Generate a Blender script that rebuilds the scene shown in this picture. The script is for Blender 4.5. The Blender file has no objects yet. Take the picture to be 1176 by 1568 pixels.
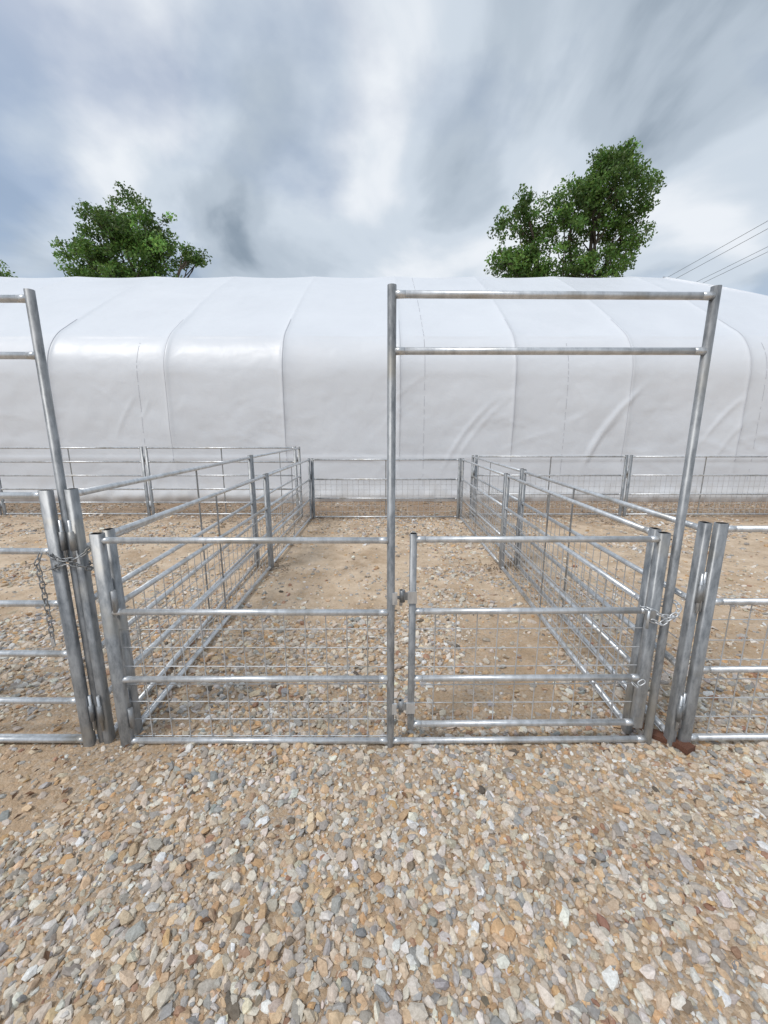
import bpy, math, random
import numpy as np
from mathutils import Vector
random.seed(7); rng=np.random.default_rng(11)
scene=bpy.context.scene
scene.view_settings.view_transform='Standard'
try: scene.view_settings.look='None'
except Exception: pass
scene.view_settings.exposure=0

# ---------------------------------------------------------------- helpers
def vnoise(x,y,scale,seed=0):
    r=np.random.default_rng(seed); G=r.random((256,256))
    u=x/scale+100; v=y/scale+100
    iu=np.floor(u).astype(int); iv=np.floor(v).astype(int)
    fu=u-iu; fv=v-iv
    fu=fu*fu*(3-2*fu); fv=fv*fv*(3-2*fv)
    a=G[iu%256,iv%256]; b=G[(iu+1)%256,iv%256]; c=G[iu%256,(iv+1)%256]; d=G[(iu+1)%256,(iv+1)%256]
    return (a*(1-fu)+b*fu)*(1-fv)+(c*(1-fu)+d*fu)*fv
def fbm(x,y,scale,seed=0,o=4):
    s=0;a=1;t=0
    for i in range(o):
        s=s+a*vnoise(x,y,scale/(2**i),seed+i*13); t+=a; a*=.5
    return s/t
def ground_h(x,y):
    x=np.asarray(x,float); y=np.asarray(y,float)
    near=1/(1+((x*x+y*y)/900))
    return ((fbm(x,y,1.3,5,3)-.5)*.035+(vnoise(x,y,.22,9)-.5)*.008)*near-.006

def mesh_np(name,verts,faces,nper,mats,matidx=None,smooth=None,col=None):
    me=bpy.data.meshes.new(name)
    verts=np.asarray(verts,np.float32); faces=np.asarray(faces,np.int32)
    me.vertices.add(len(verts)); me.vertices.foreach_set('co',verts.ravel())
    nf=len(faces)
    me.loops.add(nf*nper); me.loops.foreach_set('vertex_index',faces.ravel())
    me.polygons.add(nf)
    me.polygons.foreach_set('loop_start',np.arange(nf,dtype=np.int32)*nper)
    me.polygons.foreach_set('loop_total',np.full(nf,nper,np.int32))
    if smooth is not None: me.polygons.foreach_set('use_smooth',np.full(nf,smooth,bool))
    if matidx is not None: me.polygons.foreach_set('material_index',np.asarray(matidx,np.int32))
    for m in mats: me.materials.append(m)
    me.update(calc_edges=True)
    if col is not None:
        at=me.color_attributes.new('Col','FLOAT_COLOR','POINT')
        at.data.foreach_set('color',np.asarray(col,np.float32).ravel())
    me.validate()
    ob=bpy.data.objects.new(name,me); scene.collection.objects.link(ob)
    return ob

class B:
    def __init__(s): s.v=[]; s.f=[]; s.m=[]; s.s=[]
    def face(s,idx,m=0,sm=False): s.f.append(idx); s.m.append(m); s.s.append(sm)
    def tube(s,p,q,r,n=12,m=0,r2=None,caps=True,up=None,rend=None):
        p=Vector(p);q=Vector(q);d=(q-p).normalized()
        ref=Vector(up) if up else (Vector((0,0,1)) if abs(d.z)<.9 else Vector((1,0,0)))
        a=(ref-d*ref.dot(d)).normalized(); b=d.cross(a)
        r2=r2 or r; k=rend if rend else 1
        i0=len(s.v)
        for c,kk in((p,1),(q,k)):
            for i in range(n):
                t=2*math.pi*i/n
                s.v.append(tuple(c+a*(math.cos(t)*r*kk)+b*(math.sin(t)*r2*kk)))
        for i in range(n):
            j=(i+1)%n; s.face((i0+i,i0+j,i0+n+j,i0+n+i),m,True)
        if caps:
            s.face(tuple(i0+i for i in range(n))[::-1],m); s.face(tuple(i0+n+i for i in range(n)),m)
    def leg(s,x,y,z0,z1,ax,r=.020,r2=.027,m=0,tilt=(0,0)):
        n=20;a=Vector((ax[0],ax[1],0)).normalized(); b=Vector((-a.y,a.x,0))
        i0=len(s.v)
        for (z,k) in((z0,1),(z1,1),(z1,.84),(z1-.04,.84)):
            for i in range(n):
                t=2*math.pi*i/n; c,sn=math.cos(t),math.sin(t)
                e=.55 if r!=r2 else 1.0
                c=math.copysign(abs(c)**e,c); sn=math.copysign(abs(sn)**e,sn)
                k2=(z-z0)/(z1-z0)
                w=Vector((x+tilt[0]*k2,y+tilt[1]*k2,z))+a*(c*r2*k)+b*(sn*r*k); s.v.append(tuple(w))
        for L in range(3):
            for i in range(n):
                j=(i+1)%n; o=i0+L*n
                s.face((o+i,o+j,o+n+j,o+n+i),0 if L<2 else 1,L==0)
        s.face(tuple(i0+3*n+i for i in range(n)),1)
    def box(s,c,h,m=0,ax=(1,0)):
        a=Vector((ax[0],ax[1],0)).normalized(); b=Vector((-a.y,a.x,0)); i0=len(s.v)
        for dz in(-1,1):
            for dx,dy in((-1,-1),(1,-1),(1,1),(-1,1)):
                s.v.append(tuple(Vector(c)+a*(dx*h[0])+b*(dy*h[1])+Vector((0,0,dz*h[2]))))
        for f in((3,2,1,0),(4,5,6,7),(0,1,5,4),(1,2,6,5),(2,3,7,6),(3,0,4,7)): s.face(tuple(i0+k for k in f),m)
    def link(s,c,d,side,L=.018,W=.010,r=.0030,m=0):
        c=Vector(c);d=Vector(d).normalized();side=Vector(side);side=(side-d*side.dot(d)).normalized();nn=d.cross(side)
        N=14;K=6;i0=len(s.v)
        for i in range(N):
            t=2*math.pi*i/N
            px=d*((L-W)*(1 if math.cos(t)>0 else -1)*(min(1,abs(math.cos(t))*3))+W*math.cos(t))+side*(W*math.sin(t))
            out=(d*math.cos(t)+side*math.sin(t))
            for k in range(K):
                u=2*math.pi*k/K
                s.v.append(tuple(c+px+out*(r*math.cos(u))+nn*(r*math.sin(u))))
        for i in range(N):
            for k in range(K):
                i2=(i+1)%N;k2=(k+1)%K
                s.face((i0+i*K+k,i0+i2*K+k,i0+i2*K+k2,i0+i*K+k2),m,True)
    def chain(s,pts,m=0,step=.027):
        P=[Vector(p) for p in pts];d=[0]
        for a,b in zip(P,P[1:]): d.append(d[-1]+(b-a).length)
        n=int(d[-1]/step)
        for i in range(n):
            t=(i+.5)*d[-1]/n
            k=max(j for j in range(len(P)-1) if d[j]<=t)
            a,b=P[k],P[k+1]; u=(t-d[k])/max(1e-6,d[k+1]-d[k])
            dr=(b-a).normalized(); sd=Vector((.3,1,.2)) if i%2 else Vector((1,-.3,.1))
            if abs(dr.dot(sd.normalized()))>.9: sd=Vector((0,0,1))
            s.link(a.lerp(b,u),dr,sd,m=m)
    def obj(s,name,mats):
        me=bpy.data.meshes.new(name); me.from_pydata(s.v,[],s.f)
        me.polygons.foreach_set('material_index',s.m); me.polygons.foreach_set('use_smooth',s.s)
        for m in mats: me.materials.append(m)
        me.update(); ob=bpy.data.objects.new(name,me); scene.collection.objects.link(ob); return ob

# ---------------------------------------------------------------- materials
def newmat(name):
    m=bpy.data.materials.new(name); m.use_nodes=True; nt=m.node_tree
    b=nt.nodes['Principled BSDF']; return m,nt,b
def N(nt,t,**k):
    n=nt.nodes.new(t)
    for a,v in k.items():
        if a in n.inputs.keys(): n.inputs[a].default_value=v
        else: setattr(n,a,v)
    return n
def ramp(nt,stops):
    r=nt.nodes.new('ShaderNodeValToRGB'); e=r.color_ramp.elements
    while len(e)<len(stops): e.new(.5)
    for el,(p,c) in zip(e,stops): el.position=p; el.color=(*c,1) if len(c)==3 else c
    return r
def galv(name,lo,hi,rl,rh,metal):
    m,nt,b=newmat(name); L=nt.links.new
    tc=N(nt,'ShaderNodeTexCoord'); mp=N(nt,'ShaderNodeMapping'); mp.inputs['Scale'].default_value=(1,1,.35)
    L(tc.outputs['Object'],mp.inputs['Vector'])
    n1=N(nt,'ShaderNodeTexNoise',Scale=26.,Detail=6.,Roughness=.7); L(mp.outputs[0],n1.inputs['Vector'])
    r=ramp(nt,[(.34,lo),(.60,hi)]); L(n1.outputs['Fac'],r.inputs['Fac'])
    n2=N(nt,'ShaderNodeTexNoise',Scale=4.,Detail=5.); L(tc.outputs['Object'],n2.inputs['Vector'])
    r2=ramp(nt,[(.56,(0,0,0)),(.74,(1,1,1))]); L(n2.outputs['Fac'],r2.inputs['Fac'])
    mx=N(nt,'ShaderNodeMix',data_type='RGBA'); L(r2.outputs[0],mx.inputs[0]); L(r.outputs[0],mx.inputs[6]); mx.inputs[7].default_value=(.38,.36,.32,1)
    L(mx.outputs[2],b.inputs['Base Color'])
    mr=N(nt,'ShaderNodeMapRange'); mr.inputs['To Min'].default_value=rl; mr.inputs['To Max'].default_value=rh
    L(n1.outputs['Fac'],mr.inputs['Value']); L(mr.outputs[0],b.inputs['Roughness'])
    b.inputs['Metallic'].default_value=metal
    bp=N(nt,'ShaderNodeBump',Strength=.12,Distance=.002); L(n1.outputs['Fac'],bp.inputs['Height']); L(bp.outputs[0],b.inputs['Normal'])
    return m
M_leg=galv('galvanized_leg',(.18,.19,.20),(.38,.39,.40),.38,.62,.6)
M_rail=galv('galvanized_rail',(.50,.52,.54),(.72,.74,.76),.30,.52,.68)
M_wire=galv('galvanized_wire',(.46,.47,.48),(.66,.67,.68),.4,.6,.5)
M_dark,_,b=newmat('tube_interior'); b.inputs['Base Color'].default_value=(.02,.02,.02,1); b.inputs['Roughness'].default_value=.9
M_rust,nt,b=newmat('rusty_steel'); n=N(nt,'ShaderNodeTexNoise',Scale=40.,Detail=5.); r=ramp(nt,[(.35,(.07,.03,.02)),(.65,(.20,.09,.055))]); nt.links.new(n.outputs[0],r.inputs[0]); nt.links.new(r.outputs[0],b.inputs['Base Color']); b.inputs['Roughness'].default_value=.9
FM=[M_leg,M_dark,M_rail,M_wire]

# ---------------------------------------------------------------- ground
tt=np.linspace(-1,1,420); xs=400*np.sinh(6.2*tt)/np.sinh(6.2); s_=np.sinh(6.6*tt)/np.sinh(6.6); ys=3+np.where(s_>0,s_*900,s_*400)
X,Y=np.meshgrid(xs,ys); Z=ground_h(X,Y)
V=np.stack([X.ravel(),Y.ravel(),Z.ravel()],1); nx=len(xs);ny=len(ys)
i=np.arange(nx-1);j=np.arange(ny-1); I,J=np.meshgrid(i,j); a=(J*nx+I).ravel()
F=np.stack([a,a+1,a+1+nx,a+nx],1)
M_g,nt,b=newmat('sandy_gravel_ground'); L=nt.links.new
tc=N(nt,'ShaderNodeTexCoord')
vo=N(nt,'ShaderNodeTexVoronoi',Scale=75.); L(tc.outputs['Object'],vo.inputs['Vector'])
vo2=N(nt,'ShaderNodeTexVoronoi',Scale=34.); L(tc.outputs['Object'],vo2.inputs['Vector'])
sepc=N(nt,'ShaderNodeSeparateColor'); L(vo.outputs['Color'],sepc.inputs[0])
pr=ramp(nt,[(0,(.27,.19,.125)),(.2,(.50,.38,.265)),(.45,(.57,.49,.395)),(.6,(.53,.36,.22)),(.8,(.61,.55,.475)),(.95,(.31,.285,.265))]); L(sepc.outputs[0],pr.inputs[0])
ns=N(nt,'ShaderNodeTexNoise',Scale=260.,Detail=4.); L(tc.outputs['Object'],ns.inputs['Vector'])
sr=ramp(nt,[(.3,(.46,.32,.20)),(.7,(.69,.52,.365))]); L(ns.outputs[0],sr.inputs[0])
nl=N(nt,'ShaderNodeTexNoise',Scale=1.3,Detail=6.,Roughness=.6); L(tc.outputs['Object'],nl.inputs['Vector'])
mr=ramp(nt,[(.40,(0,0,0)),(.60,(1,1,1))]); L(nl.outputs[0],mr.inputs[0])
mm=N(nt,'ShaderNodeMath',operation='MULTIPLY_ADD'); L(mr.outputs[0],mm.inputs[0]); mm.inputs[1].default_value=-.5; mm.inputs[2].default_value=.7
mx=N(nt,'ShaderNodeMix',data_type='RGBA'); L(mm.outputs[0],mx.inputs[0]); L(sr.outputs[0],mx.inputs[6]); L(pr.outputs[0],mx.inputs[7])
sx=N(nt,'ShaderNodeSeparateXYZ'); L(tc.outputs['Object'],sx.inputs[0])
g1=N(nt,'ShaderNodeMapRange',interpolation_type='SMOOTHSTEP'); g1.inputs['From Min'].default_value=2.6; g1.inputs['From Max'].default_value=4.0; L(sx.outputs[1],g1.inputs['Value'])
n6=N(nt,'ShaderNodeTexNoise',Scale=1.7,Detail=6.,Roughness=.65); L(tc.outputs['Object'],n6.inputs['Vector'])
r6=ramp(nt,[(.38,(.05,.05,.05)),(.56,(.9,.9,.9))]); L(n6.outputs[0],r6.inputs[0])
g2=N(nt,'ShaderNodeMath',operation='MULTIPLY'); L(g1.outputs[0],g2.inputs[0]); L(r6.outputs[0],g2.inputs[1])
mxp=N(nt,'ShaderNodeMix',data_type='RGBA'); L(g2.outputs[0],mxp.inputs[0]); L(mx.outputs[2],mxp.inputs[6]); mxp.inputs[7].default_value=(.74,.59,.44,1)
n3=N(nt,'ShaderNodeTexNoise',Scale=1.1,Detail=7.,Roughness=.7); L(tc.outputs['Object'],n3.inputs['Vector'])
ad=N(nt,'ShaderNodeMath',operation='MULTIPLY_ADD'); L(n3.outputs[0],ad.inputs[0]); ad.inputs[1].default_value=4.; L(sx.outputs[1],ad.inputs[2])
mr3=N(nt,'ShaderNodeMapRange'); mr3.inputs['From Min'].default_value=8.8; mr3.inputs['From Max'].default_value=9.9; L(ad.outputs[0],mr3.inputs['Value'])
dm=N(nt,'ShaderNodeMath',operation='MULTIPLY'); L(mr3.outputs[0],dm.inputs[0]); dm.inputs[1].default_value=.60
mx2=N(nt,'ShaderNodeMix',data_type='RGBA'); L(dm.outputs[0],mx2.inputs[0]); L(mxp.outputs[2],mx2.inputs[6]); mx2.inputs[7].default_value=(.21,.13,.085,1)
n4=N(nt,'ShaderNodeTexNoise',Scale=5.,Detail=8.,Roughness=.7); L(tc.outputs['Object'],n4.inputs['Vector'])
r4=ramp(nt,[(.3,(.74,.70,.64)),(.62,(1,1,1))]); L(n4.outputs[0],r4.inputs[0])
mx3=N(nt,'ShaderNodeMix',data_type='RGBA',blend_type='MULTIPLY'); mx3.inputs[0].default_value=1; L(mx2.outputs[2],mx3.inputs[6]); L(r4.outputs[0],mx3.inputs[7])
L(mx3.outputs[2],b.inputs['Base Color']); b.inputs['Roughness'].default_value=.95; b.inputs['Specular IOR Level'].default_value=.2
hm=N(nt,'ShaderNodeMath',operation='MULTIPLY_ADD'); L(vo.outputs['Distance'],hm.inputs[0]); hm.inputs[1].default_value=-1.; L(ns.outputs[0],hm.inputs[2])
hm2=N(nt,'ShaderNodeMath',operation='MULTIPLY_ADD'); L(vo2.outputs['Distance'],hm2.inputs[0]); hm2.inputs[1].default_value=-.8; L(hm.outputs[0],hm2.inputs[2])
bp=N(nt,'ShaderNodeBump',Strength=.7,Distance=.007); L(hm2.outputs[0],bp.inputs['Height']); L(bp.outputs[0],b.inputs['Normal'])
mesh_np('gravel_ground',V,F,4,[M_g],smooth=True)

# loose stones: one mesh
ph=(1+5**.5)/2
iv=np.array([(-1,ph,0),(1,ph,0),(-1,-ph,0),(1,-ph,0),(0,-1,ph),(0,1,ph),(0,-1,-ph),(0,1,-ph),(ph,0,-1),(ph,0,1),(-ph,0,-1),(-ph,0,1)],float); iv/=np.linalg.norm(iv[0])
fi=np.array([(0,11,5),(0,5,1),(0,1,7),(0,7,10),(0,10,11),(1,5,9),(5,11,4),(11,10,2),(10,7,6),(7,1,8),(3,9,4),(3,4,2),(3,2,6),(3,6,8),(3,8,9),(4,9,5),(2,4,11),(6,2,10),(8,6,7),(9,8,1)])
def sandmask(x,y):
    m=fbm(x,y,.9,31,4)
    m=m+.36*np.exp(-((y-4.9)/1.6)**2)*(.45+vnoise(x,y,1.6,77))*.6
    m=m+.03*np.clip(-x/2,0,1)*(y<2)
    m=m-.085*np.exp(-((y-1.75)/.8)**2)-.02*(y<1.3)
    return m
zones=[(-3.0,3.0,.25,2.1,54000,.0078,.52),(-4.6,4.6,2.1,4.6,48000,.0104,.46),(-9.5,9.5,4.6,9.1,44000,.013,.42),(-2.5,2.5,-.8,.25,4000,.010,.4)]
P=[];R=[]
for x0,x1,y0,y1,n,rm,sg in zones:
    x=rng.uniform(x0,x1,n);y=rng.uniform(y0,y1,n)
    sm=sandmask(x,y); keep=rng.random(n)<np.clip(1.12-(sm-.47)*6.5,.12,1)
    x=x[keep];y=y[keep]; r=np.minimum(rm*np.exp(rng.normal(0,sg,len(x))),rm*2.5)
    P.append(np.stack([x,y],1));R.append(r)
P=np.concatenate(P);R=np.concatenate(R);n=len(P)
sh=iv[None]*(1+rng.uniform(-.28,.28,(n,12,1)))+rng.normal(0,.08,(n,12,3))
sc=np.stack([rng.uniform(1.0,1.7,n),rng.uniform(.8,1.15,n),rng.uniform(.4,.8,n)],1)*R[:,None]
sh=np.sign(sh)*np.abs(sh)**.8
sh=sh*sc[:,None,:]
def rot(ax,an):
    c,s=np.cos(an),np.sin(an);M=np.zeros((n,3,3)); M[:,ax,ax]=1;a,b_=[(1,2),(0,2),(0,1)][ax]
    M[:,a,a]=c;M[:,b_,b_]=c;M[:,a,b_]=-s;M[:,b_,a]=s; return M
Rm=rot(2,rng.uniform(0,6.28,n))@rot(0,rng.normal(0,.40,n))@rot(1,rng.normal(0,.36,n))
sh=np.einsum('nij,nkj->nki',Rm,sh)
zz=ground_h(P[:,0],P[:,1])+sc[:,2]*rng.uniform(-.35,.7,n)
sh+=np.stack([P[:,0],P[:,1],zz],1)[:,None,:]
pal=np.array([(.58,.515,.43),(.69,.635,.56),(.60,.44,.29),(.58,.37,.20),(.33,.33,.325),(.46,.445,.425),(.77,.745,.705),(.14,.12,.10),(.34,.19,.13),(.63,.51,.38)])
pw=np.array([.19,.17,.12,.06,.12,.14,.09,.012,.018,.09]);pw/=pw.sum()
ci=rng.choice(len(pal),n,p=pw); c=pal[ci]*np.exp(rng.normal(0,.14,(n,1)))*np.exp(rng.normal(0,.02,(n,3)))
brown=np.clip((P[:,1]+4*vnoise(P[:,0],P[:,1],1.,3)-8.9)/1.2,0,1)[:,None]*.55
c=c*(1-brown)+np.array([.20,.14,.09])*brown
dust=np.clip(rng.normal(.16,.15,(n,1)),0,.65); c=c*(1-dust)+np.array([.61,.465,.33])*dust
c=np.clip(c,0,.8)
C=np.ones((n,12,4));C[:,:,:3]=c[:,None,:]
F=(fi[None]+(np.arange(n)*12)[:,None,None]).reshape(-1,3)
M_s,nt,b=newmat('gravel_stone'); L=nt.links.new
at=N(nt,'ShaderNodeVertexColor'); at.layer_name='Col'
tc=N(nt,'ShaderNodeTexCoord'); ns=N(nt,'ShaderNodeTexNoise',Scale=130.,Detail=5.,Roughness=.7); L(tc.outputs['Object'],ns.inputs['Vector'])
r=ramp(nt,[(.3,(.72,.70,.67)),(.65,(1.1,1.1,1.1))]); L(ns.outputs[0],r.inputs[0])
mx=N(nt,'ShaderNodeMix',data_type='RGBA',blend_type='MULTIPLY'); mx.inputs[0].default_value=1; L(at.outputs[0],mx.inputs[6]); L(r.outputs[0],mx.inputs[7]); L(mx.outputs[2],b.inputs['Base Color'])
b.inputs['Roughness'].default_value=.85; b.inputs['Specular IOR Level'].default_value=.3
bp=N(nt,'ShaderNodeBump',Strength=.4,Distance=.002); L(ns.outputs[0],bp.inputs['Height']); L(bp.outputs[0],b.inputs['Normal'])
mesh_np('gravel_stones',sh.reshape(-1,3),F,3,[M_s],smooth=False,col=C.reshape(-1,4))

# dry leaf litter
pts=[]
for cx,cy,s,k in [(-1.38,4.5,.14,160),(1.42,4.5,.14,160),(-1.5,2.2,.12,60),(-1.3,7.2,.4,160),(1.5,7.3,.35,140),(1.6,1.9,.1,50),(-4.6,7.4,.8,250),(4.7,7.4,.8,250),(0,7.4,1.2,200),(-3,6.7,1.5,250),(0,4,3.5,140),(-1.6,1.6,.25,30),(0,8.9,4,500)]:
    a=rng.normal(0,1,(k,2))*s; pts.append(np.minimum(a+[cx,cy],[99,9.15]))
pts=np.concatenate(pts);n=len(pts); s=rng.uniform(.008,.022,n); an=rng.uniform(0,6.28,n)
q=np.array([(-1,0,0),(0,-.45,.25),(1,0,.1),(0,.45,.25)])[None]*s[:,None,None]
ca,sa=np.cos(an)[:,None],np.sin(an)[:,None]
qq=np.stack([q[:,:,0]*ca-q[:,:,1]*sa,q[:,:,0]*sa+q[:,:,1]*ca,q[:,:,2]+rng.uniform(0,.012,(n,1))],2)
qq+=np.stack([pts[:,0],pts[:,1],ground_h(pts[:,0],pts[:,1])+.012],1)[:,None]
cc=np.ones((n,4,4));cc[:,:,:3]=(np.array([.14,.075,.04])*np.exp(rng.normal(0,.35,(n,1))))[:,None]
M_l,nt,b=newmat('dry_leaf'); at=N(nt,'ShaderNodeVertexColor'); at.layer_name='Col'; nt.links.new(at.outputs[0],b.inputs['Base Color']); b.inputs['Roughness'].default_value=.9
mesh_np('dry_leaf_litter',qq.reshape(-1,3),(np.arange(n)*4)[:,None]+np.arange(4)[None],4,[M_l],smooth=False,col=cc.reshape(-1,4))

# ---------------------------------------------------------------- fences
def wiremesh(bb,p0,p1,z0,z1,off,sp_=.102,rw=.0029):
    p0=Vector((*p0,0));p1=Vector((*p1,0));d=p1-p0;Ln=d.length;u=d/Ln;nrm=Vector((-u.y,u.x,0))*off
    n=max(1,round(Ln/sp_))
    for i in range(1,n):
        c=p0+u*(Ln*i/n)+nrm; w=random.gauss(0,.0025)
        bb.tube((c.x+w,c.y,z0),(c.x-w,c.y+.0005,z1),rw,6,3,caps=False)
    m=round((z1-z0)/.105)
    for k in range(m+1):
        z=z0+(z1-z0)*k/m
        a=p0+nrm*1.3; b_=p1+nrm*1.3
        bb.tube((a.x,a.y,z+random.gauss(0,.002)),(b_.x,b_.y,z+random.gauss(0,.002)),rw,6,3,caps=False)
def rails(bb,p0,p1,zs,r=.0155,collar=True):
    for z in zs:
        a=Vector((*p0,z+random.gauss(0,.0015)));b_=Vector((*p1,z+random.gauss(0,.0015))); bb.tube(a,b_,r,12,2)
        if collar:
            u=(b_-a).normalized()
            bb.tube(a,a+u*.045,r*1.12,12,2,rend=.9); bb.tube(b_,b_-u*.045,r*1.12,12,2,rend=.9)
def panel(name,p0,p1,zs,H,mesh=None,stays=1,off=.0,sleeves=True):
    bb=B();p0=Vector(p0);p1=Vector(p1);d=(p1-p0).normalized()
    lean=random.uniform(-.01,.01)
    for p in(p0,p1): bb.leg(p.x,p.y,-.01,H,(d.x,d.y),tilt=(lean*d.x,lean*d.y))
    rails(bb,p0+d*.02,p1-d*.02,zs)
    for k in range(stays):
        c=p0.lerp(p1,(k+1)/(stays+1)); bb.box((c.x-d.y*.019,c.y+d.x*.019,(zs[0]+zs[-1])/2),(.010,.003,(zs[0]-zs[-1])/2),0,(d.x,d.y))
    if mesh: wiremesh(bb,p0+d*.03,p1-d*.03,mesh[0],mesh[1],.0175)
    if sleeves:
        for p,sg in((p0,1),(p1,-1)):
            for z in(zs[1]+.05,zs[-1]+.16):
                c=p-d*sg*.036
                bb.tube((c.x,c.y,z-.045),(c.x,c.y,z+.045),.012,10,0)
                bb.tube((c.x,c.y,z-.10),(c.x,c.y,z+.10),.007,8,2)
    return bb.obj(name,FM)
LOW=[1.115,.75,.385,.03]; HI=[1.32,1.055,.79,.525,.26,.03]; OUT=[1.16,.80,.435,.04]
PN='galvanized_fence_panel'
panel(PN,(-1.345,1.86),(-1.36,4.47),LOW,1.14,(.03,.75))
panel(PN,(-1.365,4.56),(-1.385,7.27),LOW,1.14,(.03,.75))
panel(PN,(1.335,1.88),(1.415,4.47),LOW,1.14,(.03,.75))
panel(PN,(1.42,4.56),(1.455,7.27),LOW,1.14,(.03,.75))
panel(PN,(-1.34,7.33),(1.41,7.33),LOW,1.14,(.03,.75))
panel('galvanized_cattle_panel',(-1.455,1.80),(-1.57,4.60),HI,1.345)
panel('galvanized_cattle_panel',(-1.575,4.69),(-1.61,7.52),HI,1.345)
panel(PN,(1.505,1.79),(1.62,4.52),OUT,1.19,(.04,.80))
panel(PN,(1.625,4.61),(1.67,7.42),OUT,1.19,(.04,.80))
for a,b_ in((-1.70,-4.56),(-4.65,-7.5),(-7.6,-10.5),(-10.6,-13.5)): panel('galvanized_cattle_panel',(b_,7.6),(a,7.6),HI,1.345)
for a,b_ in((1.76,4.62),(4.71,7.6),(7.7,10.6),(10.7,13.6)): panel(PN,(a,7.52),(b_,7.52),OUT,1.19,(.04,.80))
panel(PN,(1.57,1.775),(4.4,1.79),OUT,1.19,(.04,.80))
panel('livestock_gate',(-2.87,1.78),(-1.537,1.77),HI,1.345,stays=1)
panel('galvanized_cattle_panel',(-5.7,1.8),(-3.0,1.8),HI,1.345)
def tall(bb,x,y,z1=2.2): bb.leg(x,y,-.01,z1,(1,0),r=.019,r2=.019)
bb=B(); tall(bb,-1.492,1.80,2.19); tall(bb,-2.93,1.80,2.19); rails(bb,(-2.92,1.80),(-1.50,1.80),[2.155,1.93,.02]); bb.obj('gate_frame',FM)
bb=B()
bb.leg(-1.342,1.775,-.01,1.14,(1,0),r=.022,r2=.030); tall(bb,.033,1.775); tall(bb,1.388,1.79)
rails(bb,(-1.325,1.775),(.02,1.775),[1.106,.744,.382,.021])
rails(bb,(.045,1.778),(1.375,1.788),[2.162,1.943,.018])
wiremesh(bb,(-1.32,1.775),(.02,1.775),.03,.744,.0175)
for z in (.80,.20):
    bb.tube((.05,1.775,z+.02),(.082,1.775,z+.02),.009,8,0); bb.tube((.082,1.775,z-.02),(.082,1.775,z+.06),.008,8,2)
    bb.box((.052,1.762,z+.02),(.012,.006,.03),2)
for z in (.80,.16): bb.tube((-1.298,1.765,z-.05),(-1.298,1.765,z+.06),.012,10,0)
bb.obj('gate_frame',FM)
bb=B()
bb.leg(.138,1.775,.10,1.14,(1,0),r=.017,r2=.0171); bb.leg(1.318,1.79,.10,1.14,(1,0),r=.022,r2=.027)
rails(bb,(.15,1.776),(1.30,1.789),[1.108,.747,.384,.120])
wiremesh(bb,(.15,1.776),(1.295,1.789),.12,.747,.0175)
for z in(.80,.20):
    bb.box((.108,1.768,z+.03),(.02,.006,.018),0); bb.tube((.088,1.772,z+.0),(.088,1.772,z+.06),.013,10,0); bb.box((.135,1.754,z+.03),(.022,.004,.03),2)
bb.obj('livestock_gate',FM)
def loop(cx,cy,z,rx,ry,n=22,dz=.01): return [(cx+rx*math.cos(2*math.pi*i/n),cy+ry*math.sin(2*math.pi*i/n),z+dz*math.sin(2*math.pi*i/n*2+1)+.4*dz*math.cos(2*math.pi*i/n)) for i in range(n+1)]
bb=B(); bb.chain(loop(-1.485,1.785,1.04,.095,.052,dz=.02),0); bb.chain(loop(-1.485,1.785,.985,.085,.050,dz=-.018),0)
bb.chain([(-1.575,1.725,1.06),(-1.590,1.715,1.02),(-1.586,1.716,.90),(-1.583,1.717,.78),(-1.585,1.717,.64)],0)
bb.box((-1.585,1.717,.62),(.008,.003,.022),2)
bb.obj('gate_chain',[M_leg,M_dark,M_rail])
bb=B(); bb.chain(loop(1.352,1.79,.755,.085,.052,dz=.02),2); bb.box((1.275,1.742,.745),(.022,.006,.024),0); bb.tube((1.262,1.735,.77),(1.262,1.735,.68),.006,8,2)
bb.chain([(1.40,1.742,.75),(1.33,1.738,.70),(1.28,1.74,.72)],2)
bb.chain([(1.29,1.735,.40),(1.25,1.735,.37),(1.23,1.74,.385)],2); bb.obj('gate_chain',[M_leg,M_dark,M_rail])
bb=B(); bb.box((1.50,1.80,.010),(.065,.028,.012),0,(.8,-.6)); bb.box((1.555,1.74,.014),(.034,.026,.014),0,(.9,.4)); bb.obj('rusty_foot_plate',[M_rust])

# ---------------------------------------------------------------- tent
YW=9.25; prof=[(YW,-.02)]
for z in np.linspace(.06,2.85,48): prof.append((YW,z))
for a in np.linspace(0,1,30)[1:]:
    th=a*math.radians(57); R_=1.28; prof.append((YW+R_*(1-math.cos(th)),2.85+R_*math.sin(th)))
KH=len(prof)-1
ye,ze=prof[-1]
YR,ZR=14.2,6.66
for a in np.linspace(0,1,50)[1:]:
    prof.append((ye+(YR-ye)*a,ze+(ZR-ze)*a+.10*math.sin(math.pi*a)))
prof=np.array(prof); K=len(prof)
x0,x1=-19.,9.2
TOT=3.6
xsT=np.arange(x0,x1+.001,.04)
ribx=5.58+2.62*np.arange(-9,3)
seg=np.vstack([[0,0],np.diff(prof,axis=0)]); arc=np.cumsum(np.hypot(seg[:,0],seg[:,1]))
tang=np.gradient(prof,axis=0); tang/=np.linalg.norm(tang,axis=1)[:,None]; nor=np.stack([-tang[:,1],tang[:,0]],1)
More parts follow.
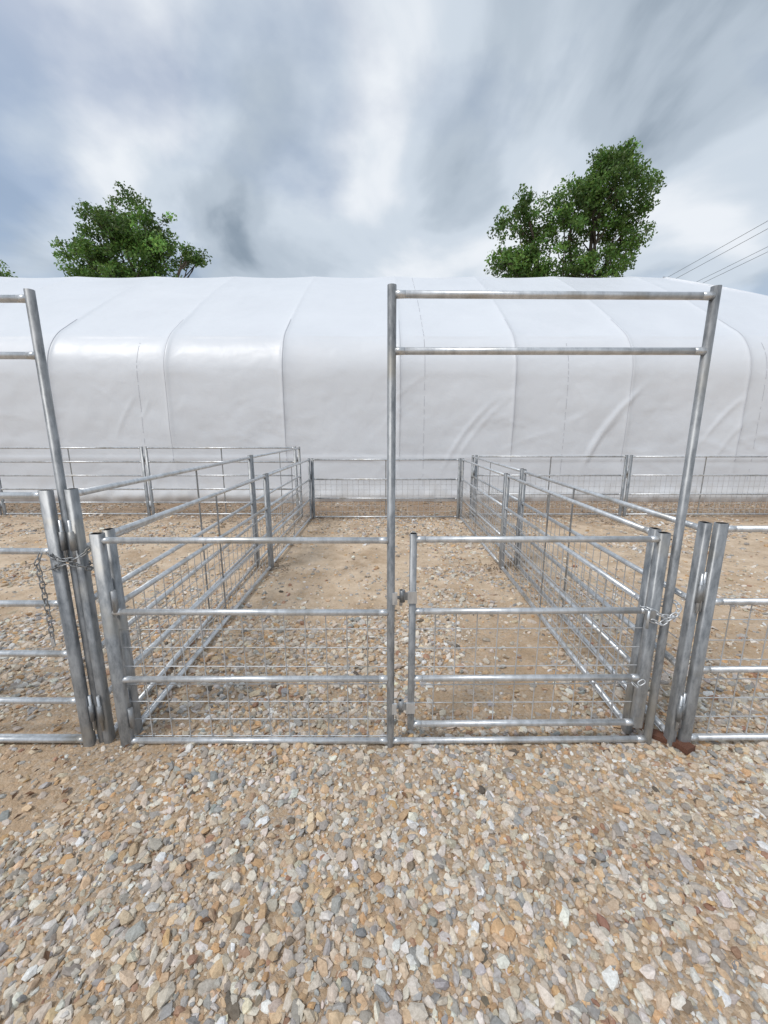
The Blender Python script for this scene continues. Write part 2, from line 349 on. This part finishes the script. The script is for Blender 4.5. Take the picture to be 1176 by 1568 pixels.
def tent_side(front):
    XX=np.concatenate([xsT,np.linspace(x1+.05,x1+TOT,90)])
    Xg,Sg=np.meshgrid(XX,arc); Yp=np.repeat(prof[:,0][:,None],len(XX),1); Zp=np.repeat(prof[:,1][:,None],len(XX),1)
    ph_=((Xg-5.58)/2.62)%1; dr=np.minimum(ph_,1-ph_)*2.62
    q=Zp
    haunch=np.exp(-((q-3.3)/.75)**2)
    w_up=np.clip((q-.7)/1.2,.25,1)*np.clip(1-(q-4.1)/2.2,.35,1)
    disp=(.017*np.exp(-(dr/.035)**2)+.034*np.exp(-(dr/.17)))*w_up
    disp+=-.022*np.sin(np.pi*ph_)**.8*(.5+haunch)
    disp+=(fbm(Xg,Sg,1.1,41,4)-.5)*.08*np.exp(-((q-1.7)/1.6)**2)+(fbm(Xg*1.0,Sg*3.5,.9,57,3)-.5)*.014
    disp+=(fbm(Xg*1.5,Sg*.5,1.2,99,3)-.5)*.035*np.clip((q-4)/1.,0,1)
    sd=np.random.default_rng(5 if front else 8)
    folds=[(1.85,1.62,.9,.95,.018,.045),(2.2,1.75,.8,.9,.013,.04),(5.2,1.9,.9,.95,.036,.055),(5.05,1.55,.75,1.0,.022,.045),(7.75,1.95,.55,.9,.022,.045),(8.0,1.5,.5,1.0,.014,.045)]
    for _ in range(60): folds.append((sd.uniform(-17,12),sd.uniform(.5,2.6),sd.uniform(.2,.7),sd.choice([-1,1])*sd.uniform(.0,1.1),sd.uniform(.005,.012),sd.uniform(.022,.045)))
    for _ in range(26): folds.append((sd.uniform(-16,10),sd.uniform(4.4,7.5),sd.uniform(.3,.8),sd.choice([-1,1])*sd.uniform(.3,1.2),sd.uniform(.005,.012),sd.uniform(.03,.06)))
    for fx,fz,ln,an,am,wd in folds:
        c_,s_=math.cos(an),math.sin(an); u=(Xg-fx)*c_+(Sg-fz)*s_; v=-(Xg-fx)*s_+(Sg-fz)*c_+.12*u*u
        disp+=am*np.exp(-(u/ln)**4)*np.exp(-(v/wd)**2)
    disp+=np.exp(-((q-.12)/.16)**2)*(.05+.06*(vnoise(Xg,Sg,.18,88)))+ .022*np.exp(-((q-1.02)/.03)**2)+.02*np.exp(-((q-.33)/.02)**2)
    disp+=.018*np.exp(-((q-3.80)/.028)**2)*np.clip(np.sin(np.pi*ph_)*2-.5,0,1)
    disp*=(q<ZR-.05)
    ny_=nor[:,0][:,None];nz_=nor[:,1][:,None]
    Yp=Yp+ny_*disp; Zp=Zp+nz_*disp
    sag=.045*np.sin(np.pi*ph_); Zp=Zp-sag*np.clip((q-3.8)/2.8,0,1)
    over=np.clip((Xg-x1),0,None)
    lim=YR-(YR-YW)*over/TOT
    Zl=np.interp(lim,prof[1:,0]+np.arange(K-1)*1e-7,prof[1:,1])
    cl=(Yp>lim)&(over>0); Zp=np.where(cl,np.minimum(Zp,Zl),Zp); Yp=np.where(cl,lim,Yp)
    if not front: Yp=2*YR-Yp
    return Xg,Yp,Zp
M_t,nt,b=newmat('white_vinyl_fabric'); L=nt.links.new
tc=N(nt,'ShaderNodeTexCoord'); n1=N(nt,'ShaderNodeTexNoise',Scale=.7,Detail=6.,Roughness=.6); L(tc.outputs['Object'],n1.inputs['Vector'])
r=ramp(nt,[(.3,(.71,.735,.775)),(.7,(.76,.785,.825))]); L(n1.outputs[0],r.inputs[0])
sx=N(nt,'ShaderNodeSeparateXYZ'); L(tc.outputs['Object'],sx.inputs[0])
n2=N(nt,'ShaderNodeTexNoise',Scale=3.,Detail=6.,Roughness=.7); L(tc.outputs['Object'],n2.inputs['Vector'])
ad=N(nt,'ShaderNodeMath',operation='MULTIPLY_ADD'); L(n2.outputs[0],ad.inputs[0]); ad.inputs[1].default_value=-.9; L(sx.outputs[2],ad.inputs[2])
mr=N(nt,'ShaderNodeMapRange'); mr.inputs['From Min'].default_value=-.45; mr.inputs['From Max'].default_value=.10; mr.inputs['To Min'].default_value=.45; mr.inputs['To Max'].default_value=0.; L(ad.outputs[0],mr.inputs['Value'])
mx=N(nt,'ShaderNodeMix',data_type='RGBA'); L(mr.outputs[0],mx.inputs[0]); L(r.outputs[0],mx.inputs[6]); mx.inputs[7].default_value=(.55,.50,.43,1)
L(mx.outputs[2],b.inputs['Base Color']); b.inputs['Roughness'].default_value=.40
n3=N(nt,'ShaderNodeTexNoise',Scale=2.2,Detail=5.,Distortion=.8); L(tc.outputs['Object'],n3.inputs['Vector'])
bp=N(nt,'ShaderNodeBump',Strength=.20,Distance=.05); L(n3.outputs[0],bp.inputs['Height']); L(bp.outputs[0],b.inputs['Normal'])
M_lace,_,b=newmat('lacing'); b.inputs['Base Color'].default_value=(.46,.47,.50,1); b.inputs['Roughness'].default_value=.8
M_seam,_,b=newmat('seam_tape'); b.inputs['Base Color'].default_value=(.62,.64,.68,1); b.inputs['Roughness'].default_value=.5
tent=bpy.data.objects.new('white_fabric_tent',None); scene.collection.objects.link(tent)
def grid(Xg,Yg,Zg,name,mats,flip=False):
    r_,c_=Xg.shape; V=np.stack([Xg.ravel(),Yg.ravel(),Zg.ravel()],1)
    I,J=np.meshgrid(np.arange(c_-1),np.arange(r_-1)); a=(J*c_+I).ravel(); F=np.stack([a,a+1,a+1+c_,a+c_],1)
    if flip: F=F[:,::-1]
    o=mesh_np(name,V,F,4,mats,smooth=True); o.parent=tent; return o
Xg,Yg,Zg=tent_side(True); grid(Xg,Yg,Zg,'front_cover',[M_t])
Xh,Yh,Zh=tent_side(False); grid(Xh,Yh,Zh,'rear_cover',[M_t],True)
rows=[]
for y_,z_ in prof:
    f=(y_-YW)/(YR-YW); xx=x1+TOT*(1-f)
    ysn=np.linspace(y_,2*YR-y_,60); rows.append(np.stack([np.full(60,xx),ysn,np.full(60,z_)],1))
rows=np.array(rows); grid(rows[:,:,0],rows[:,:,1],rows[:,:,2],'end_cover',[M_t])
rowsL=rows.copy(); rowsL[:,:,0]=x0; grid(rowsL[:,:,0],rowsL[:,:,1],rowsL[:,:,2],'gable_cover',[M_t],True)
def surf(x,k):
    i=int(np.clip(round((x-x0)/.04),0,len(xsT)-1)); return Vector((xsT[i],Yg[k,i],Zg[k,i]))
bb=B()
for x,k0,k1 in((-5.55,6,KH-10),(.92,6,K-2),(4.17,6,KH-10),(-10.3,6,KH),(-14.8,6,KH),(8.6,8,KH-10)):
    for k in range(k0,k1,1):
        if random.random()<.2: continue
        p=surf(x,k);q=surf(x,k+1); n_=Vector((0,nor[k,0],nor[k,1]))
        for u in (.1,.6):
            c=p.lerp(q,u)+n_*.003; bb.tube(c,c+(q-p)*.2,.0055,5,0,caps=True)
for rx in ribx:
    if not(x0+.2<rx<x1-.1): continue
    for k in range(16,KH+6):
        p=surf(rx,k); q=surf(rx,k+1)
        bb.tube(p,q,.010,6,1,r2=.004,caps=False,up=(1,0,0))
o=bb.obj('laced_seams',[M_lace,M_seam]); o.parent=tent

# ---------------------------------------------------------------- trees
M_bark,nt,b=newmat('bark'); n=N(nt,'ShaderNodeTexNoise',Scale=9.,Detail=6.); r=ramp(nt,[(.35,(.05,.04,.03)),(.65,(.15,.12,.09))]); nt.links.new(n.outputs[0],r.inputs[0]); nt.links.new(r.outputs[0],b.inputs['Base Color']); b.inputs['Roughness'].default_value=.9
M_leaf,nt,b=newmat('green_leaf'); at=N(nt,'ShaderNodeVertexColor'); at.layer_name='Col'; nt.links.new(at.outputs[0],b.inputs['Base Color']); b.inputs['Roughness'].default_value=.5
tr=N(nt,'ShaderNodeBsdfTranslucent'); nt.links.new(at.outputs[0],tr.inputs[0]); ms=N(nt,'ShaderNodeMixShader'); ms.inputs[0].default_value=.4
nt.links.new(b.outputs[0],ms.inputs[1]); nt.links.new(tr.outputs[0],ms.inputs[2]); nt.links.new(ms.outputs[0],nt.nodes['Material Output'].inputs[0])
def tree(base,fork,lobes,name='tree',nl=85,seed=1):
    rr=random.Random(seed); rn=np.random.default_rng(seed)
    par=bpy.data.objects.new(name,None); scene.collection.objects.link(par)
    bb=B(); base=Vector(base);fork=Vector(fork)
    def limb(a,b_,r0,r1,n=5,j=.12):
        pts=[a.lerp(b_,i/n) for i in range(n+1)]; L_=(b_-a).length
        for i in range(1,n): pts[i]+=Vector((rr.gauss(0,1),rr.gauss(0,1),rr.gauss(0,.6)))*L_*j*.35+Vector((0,0,-L_*.06*math.sin(math.pi*i/n)))
        for i in range(n):
            ra=r0+(r1-r0)*i/n; rb=r0+(r1-r0)*(i+1)/n
            bb.tube(pts[i],pts[i+1],ra,7,0,rend=rb/ra,caps=False)
        return pts
    limb(base,fork,.32,.22,6,.03)
    cl=[]
    for (c,rad,nc) in lobes:
        c=Vector(c); main=limb(fork,c,.13,.05,6)
        subs=[]
        for s in range(7):
            d=Vector((rr.gauss(0,1),rr.gauss(0,1),rr.gauss(.2,.9))).normalized()
            e=c+Vector((d.x*rad[0],d.y*rad[1],d.z*rad[2]))*.6
            subs+=limb(main[rr.randint(2,6)],e,.04,.018,4)
        for k in range(nc):
            d=Vector((rr.gauss(0,1),rr.gauss(0,1),rr.gauss(0,1))).normalized(); q=rr.random()**.45*(1 if rr.random()<.82 else 1.15)
            e=c+Vector((d.x*rad[0],d.y*rad[1],d.z*rad[2]))*q
            s=min(subs+main,key=lambda p:(p-e).length+rr.random()*.5)
            limb(s,e,.016,.005,3); cl.append((e,rr.uniform(.24,.56),s))
    o=bb.obj('trunk_and_branches',[M_bark]); o.parent=par
    VV=[];CC=[]
    for e,r,s in cl:
        m=int(nl*(r/.45)**2); p=rn.normal(0,1,(m,3)); p/=np.linalg.norm(p,axis=1)[:,None]; p*=(rn.random((m,1))**.5)*r; p[:,2]*=.75
        p+=np.array(e)
        t=rn.random((m//4,1)); p2=np.array(s)*(1-t)+np.array(e)*t+rn.normal(0,.12,(m//4,3)); p=np.concatenate([p,p2]); m=len(p)
        a=rn.normal(0,1,(m,3)); a/=np.linalg.norm(a,axis=1)[:,None]; b_=np.cross(a,rn.normal(0,1,(m,3))); b_/=np.linalg.norm(b_,axis=1)[:,None]
        sz=rn.uniform(.055,.10,(m,1))
        VV.append(np.stack([p-a*sz,p-b_*sz*.55,p+a*sz,p+b_*sz*.55],1))
        base_c=np.array([.125,.225,.05])*math.exp(rr.gauss(0,.30)); cc=base_c*np.exp(rn.normal(0,.22,(m,1))); cc[:,0]*=np.exp(rn.normal(0,.12,m))
        c4=np.ones((m,4,4)); c4[:,:,:3]=cc[:,None]; CC.append(c4)
    VV=np.concatenate(VV);CC=np.concatenate(CC);m=len(VV)
    o=mesh_np('foliage',VV.reshape(-1,3),(np.arange(m)*4)[:,None]+np.arange(4)[None],4,[M_leaf],smooth=False,col=CC.reshape(-1,4)); o.parent=par
tree((-12.4,22,0),(-12.5,22,6.8),[((-12.9,22,11.6),(2.2,1.7,1.6),82),((-14.5,22,10.1),(2.0,1.7,1.5),72),((-11.8,22,11.1),(1.3,1.5,1.6),44),((-11.5,22,9.6),(1.4,1.6,1.5),46),((-12.9,21.6,8.8),(2.4,1.8,1.5),50),((-9.9,22,10.3),(.8,.6,.5),9)],seed=3)
tree((9.5,22,0),(9.4,22,7.2),[((11.1,22,13.0),(1.9,1.7,1.9),84),((12.0,22,11.4),(1.2,1.6,1.7),48),((9.4,22,12.0),(1.5,1.5,1.6),52),((7.2,22,12.0),(1.6,1.3,1.1),42),((6.3,22,10.2),(1.35,1.3,1.2),36),((8.0,22,9.8),(1.9,1.5,1.3),48),((10.7,22,9.6),(1.6,1.5,1.3),48),((11.3,22,14.5),(1.5,.8,.6),22)],seed=9)
tree((-23,24,0),(-23,24,5),[((-22.3,24,9.3),(1.8,1.8,1.8),60),((-24,24,8),(2,2,1.8),60)],seed=5)

# ---------------------------------------------------------------- power lines
M_pole,_,b=newmat('pole_wood'); b.inputs['Base Color'].default_value=(.12,.09,.06,1); b.inputs['Roughness'].default_value=.9
M_cable,_,b=newmat('cable'); b.inputs['Base Color'].default_value=(.05,.05,.055,1)
bb=B()
for x,z in((15.15,10.0),(15.25,9.75),(17.2,10.0),(17.25,9.8)):
    n=30
    pts=[Vector((x,-10+80*i/n,z+.5-2.2*(1-(2*i/n-1)**2)*.35)) for i in range(n+1)]
    for a,b_ in zip(pts,pts[1:]): bb.tube(a,b_,.009,5,0,caps=False)
for y in(-10,70):
    bb.tube((16.2,y,0),(16.2,y,11),.16,12,1,rend=.7); bb.box((16.2,y,10.3),(1.3,.06,.07),1)
bb.obj('power_line',[M_cable,M_pole])

# ---------------------------------------------------------------- light
sd=Vector((-.45,-.38,.82)).normalized()
sun=bpy.data.lights.new('sun','SUN'); sun.energy=1.8; sun.angle=math.radians(12); sun.color=(1,.965,.92)
so=bpy.data.objects.new('sun',sun); so.rotation_euler=sd.to_track_quat('Z','Y').to_euler(); scene.collection.objects.link(so)
w=bpy.data.worlds.new('World'); scene.world=w; w.use_nodes=True; nt=w.node_tree; L=nt.links.new
bg=nt.nodes['Background']
sky=N(nt,'ShaderNodeTexSky'); sky.sky_type='NISHITA'; sky.sun_disc=False; sky.sun_elevation=math.asin(sd.z); sky.sun_rotation=math.atan2(sd.x,sd.y)
tc=N(nt,'ShaderNodeTexCoord'); sx=N(nt,'ShaderNodeSeparateXYZ'); L(tc.outputs['Generated'],sx.inputs[0])
zc=N(nt,'ShaderNodeMath',operation='MAXIMUM'); L(sx.outputs[2],zc.inputs[0]); zc.inputs[1].default_value=0.
za=N(nt,'ShaderNodeMath',operation='ADD'); L(zc.outputs[0],za.inputs[0]); za.inputs[1].default_value=.34
dx=N(nt,'ShaderNodeMath',operation='DIVIDE'); L(sx.outputs[0],dx.inputs[0]); L(za.outputs[0],dx.inputs[1])
dy=N(nt,'ShaderNodeMath',operation='DIVIDE'); L(sx.outputs[1],dy.inputs[0]); L(za.outputs[0],dy.inputs[1])
cb=N(nt,'ShaderNodeCombineXYZ'); L(dx.outputs[0],cb.inputs[0]); L(dy.outputs[0],cb.inputs[1])
mp=N(nt,'ShaderNodeMapping'); mp.inputs['Location'].default_value=(5.6,2.3,0); mp.inputs['Scale'].default_value=(1,.75,1); L(cb.outputs[0],mp.inputs[0])
nz=N(nt,'ShaderNodeTexNoise',Scale=2.3,Detail=8.,Roughness=.47,Distortion=.35); L(mp.outputs[0],nz.inputs['Vector'])
cr=ramp(nt,[(.31,(.27,.335,.41)),(.42,(.49,.565,.65)),(.51,(.64,.715,.80)),(.64,(.86,.90,.95))]); cr.color_ramp.interpolation='EASE'; L(nz.outputs[0],cr.inputs[0])
sk=N(nt,'ShaderNodeMix',data_type='RGBA',blend_type='MULTIPLY'); sk.inputs[0].default_value=1; L(sky.outputs[0],sk.inputs[6]); sk.inputs[7].default_value=(.14,.14,.14,1)
mp2=N(nt,'ShaderNodeMapping'); mp2.inputs['Location'].default_value=(1.3,7.1,2.); L(cb.outputs[0],mp2.inputs[0])
n5=N(nt,'ShaderNodeTexNoise',Scale=1.8,Detail=7.,Roughness=.5); L(mp2.outputs[0],n5.inputs['Vector'])
cv=ramp(nt,[(.36,(.45,.45,.45)),(.50,(.97,.97,.97))]); L(n5.outputs[0],cv.inputs[0])
mx=N(nt,'ShaderNodeMix',data_type='RGBA'); L(cv.outputs[0],mx.inputs[0]); L(sk.outputs[2],mx.inputs[6]); L(cr.outputs[0],mx.inputs[7])
L(mx.outputs[2],bg.inputs['Color']); bg.inputs['Strength'].default_value=1.0

# ---------------------------------------------------------------- camera
cd=bpy.data.cameras.new('camera'); cd.sensor_fit='HORIZONTAL'; cd.sensor_width=36; cd.lens=600/1176*36; cd.clip_end=2000; cd.clip_start=.02
co=bpy.data.objects.new('camera',cd); co.location=(0,0,1.6); co.rotation_euler=(math.radians(90-11.4),0,0); scene.collection.objects.link(co); scene.camera=co
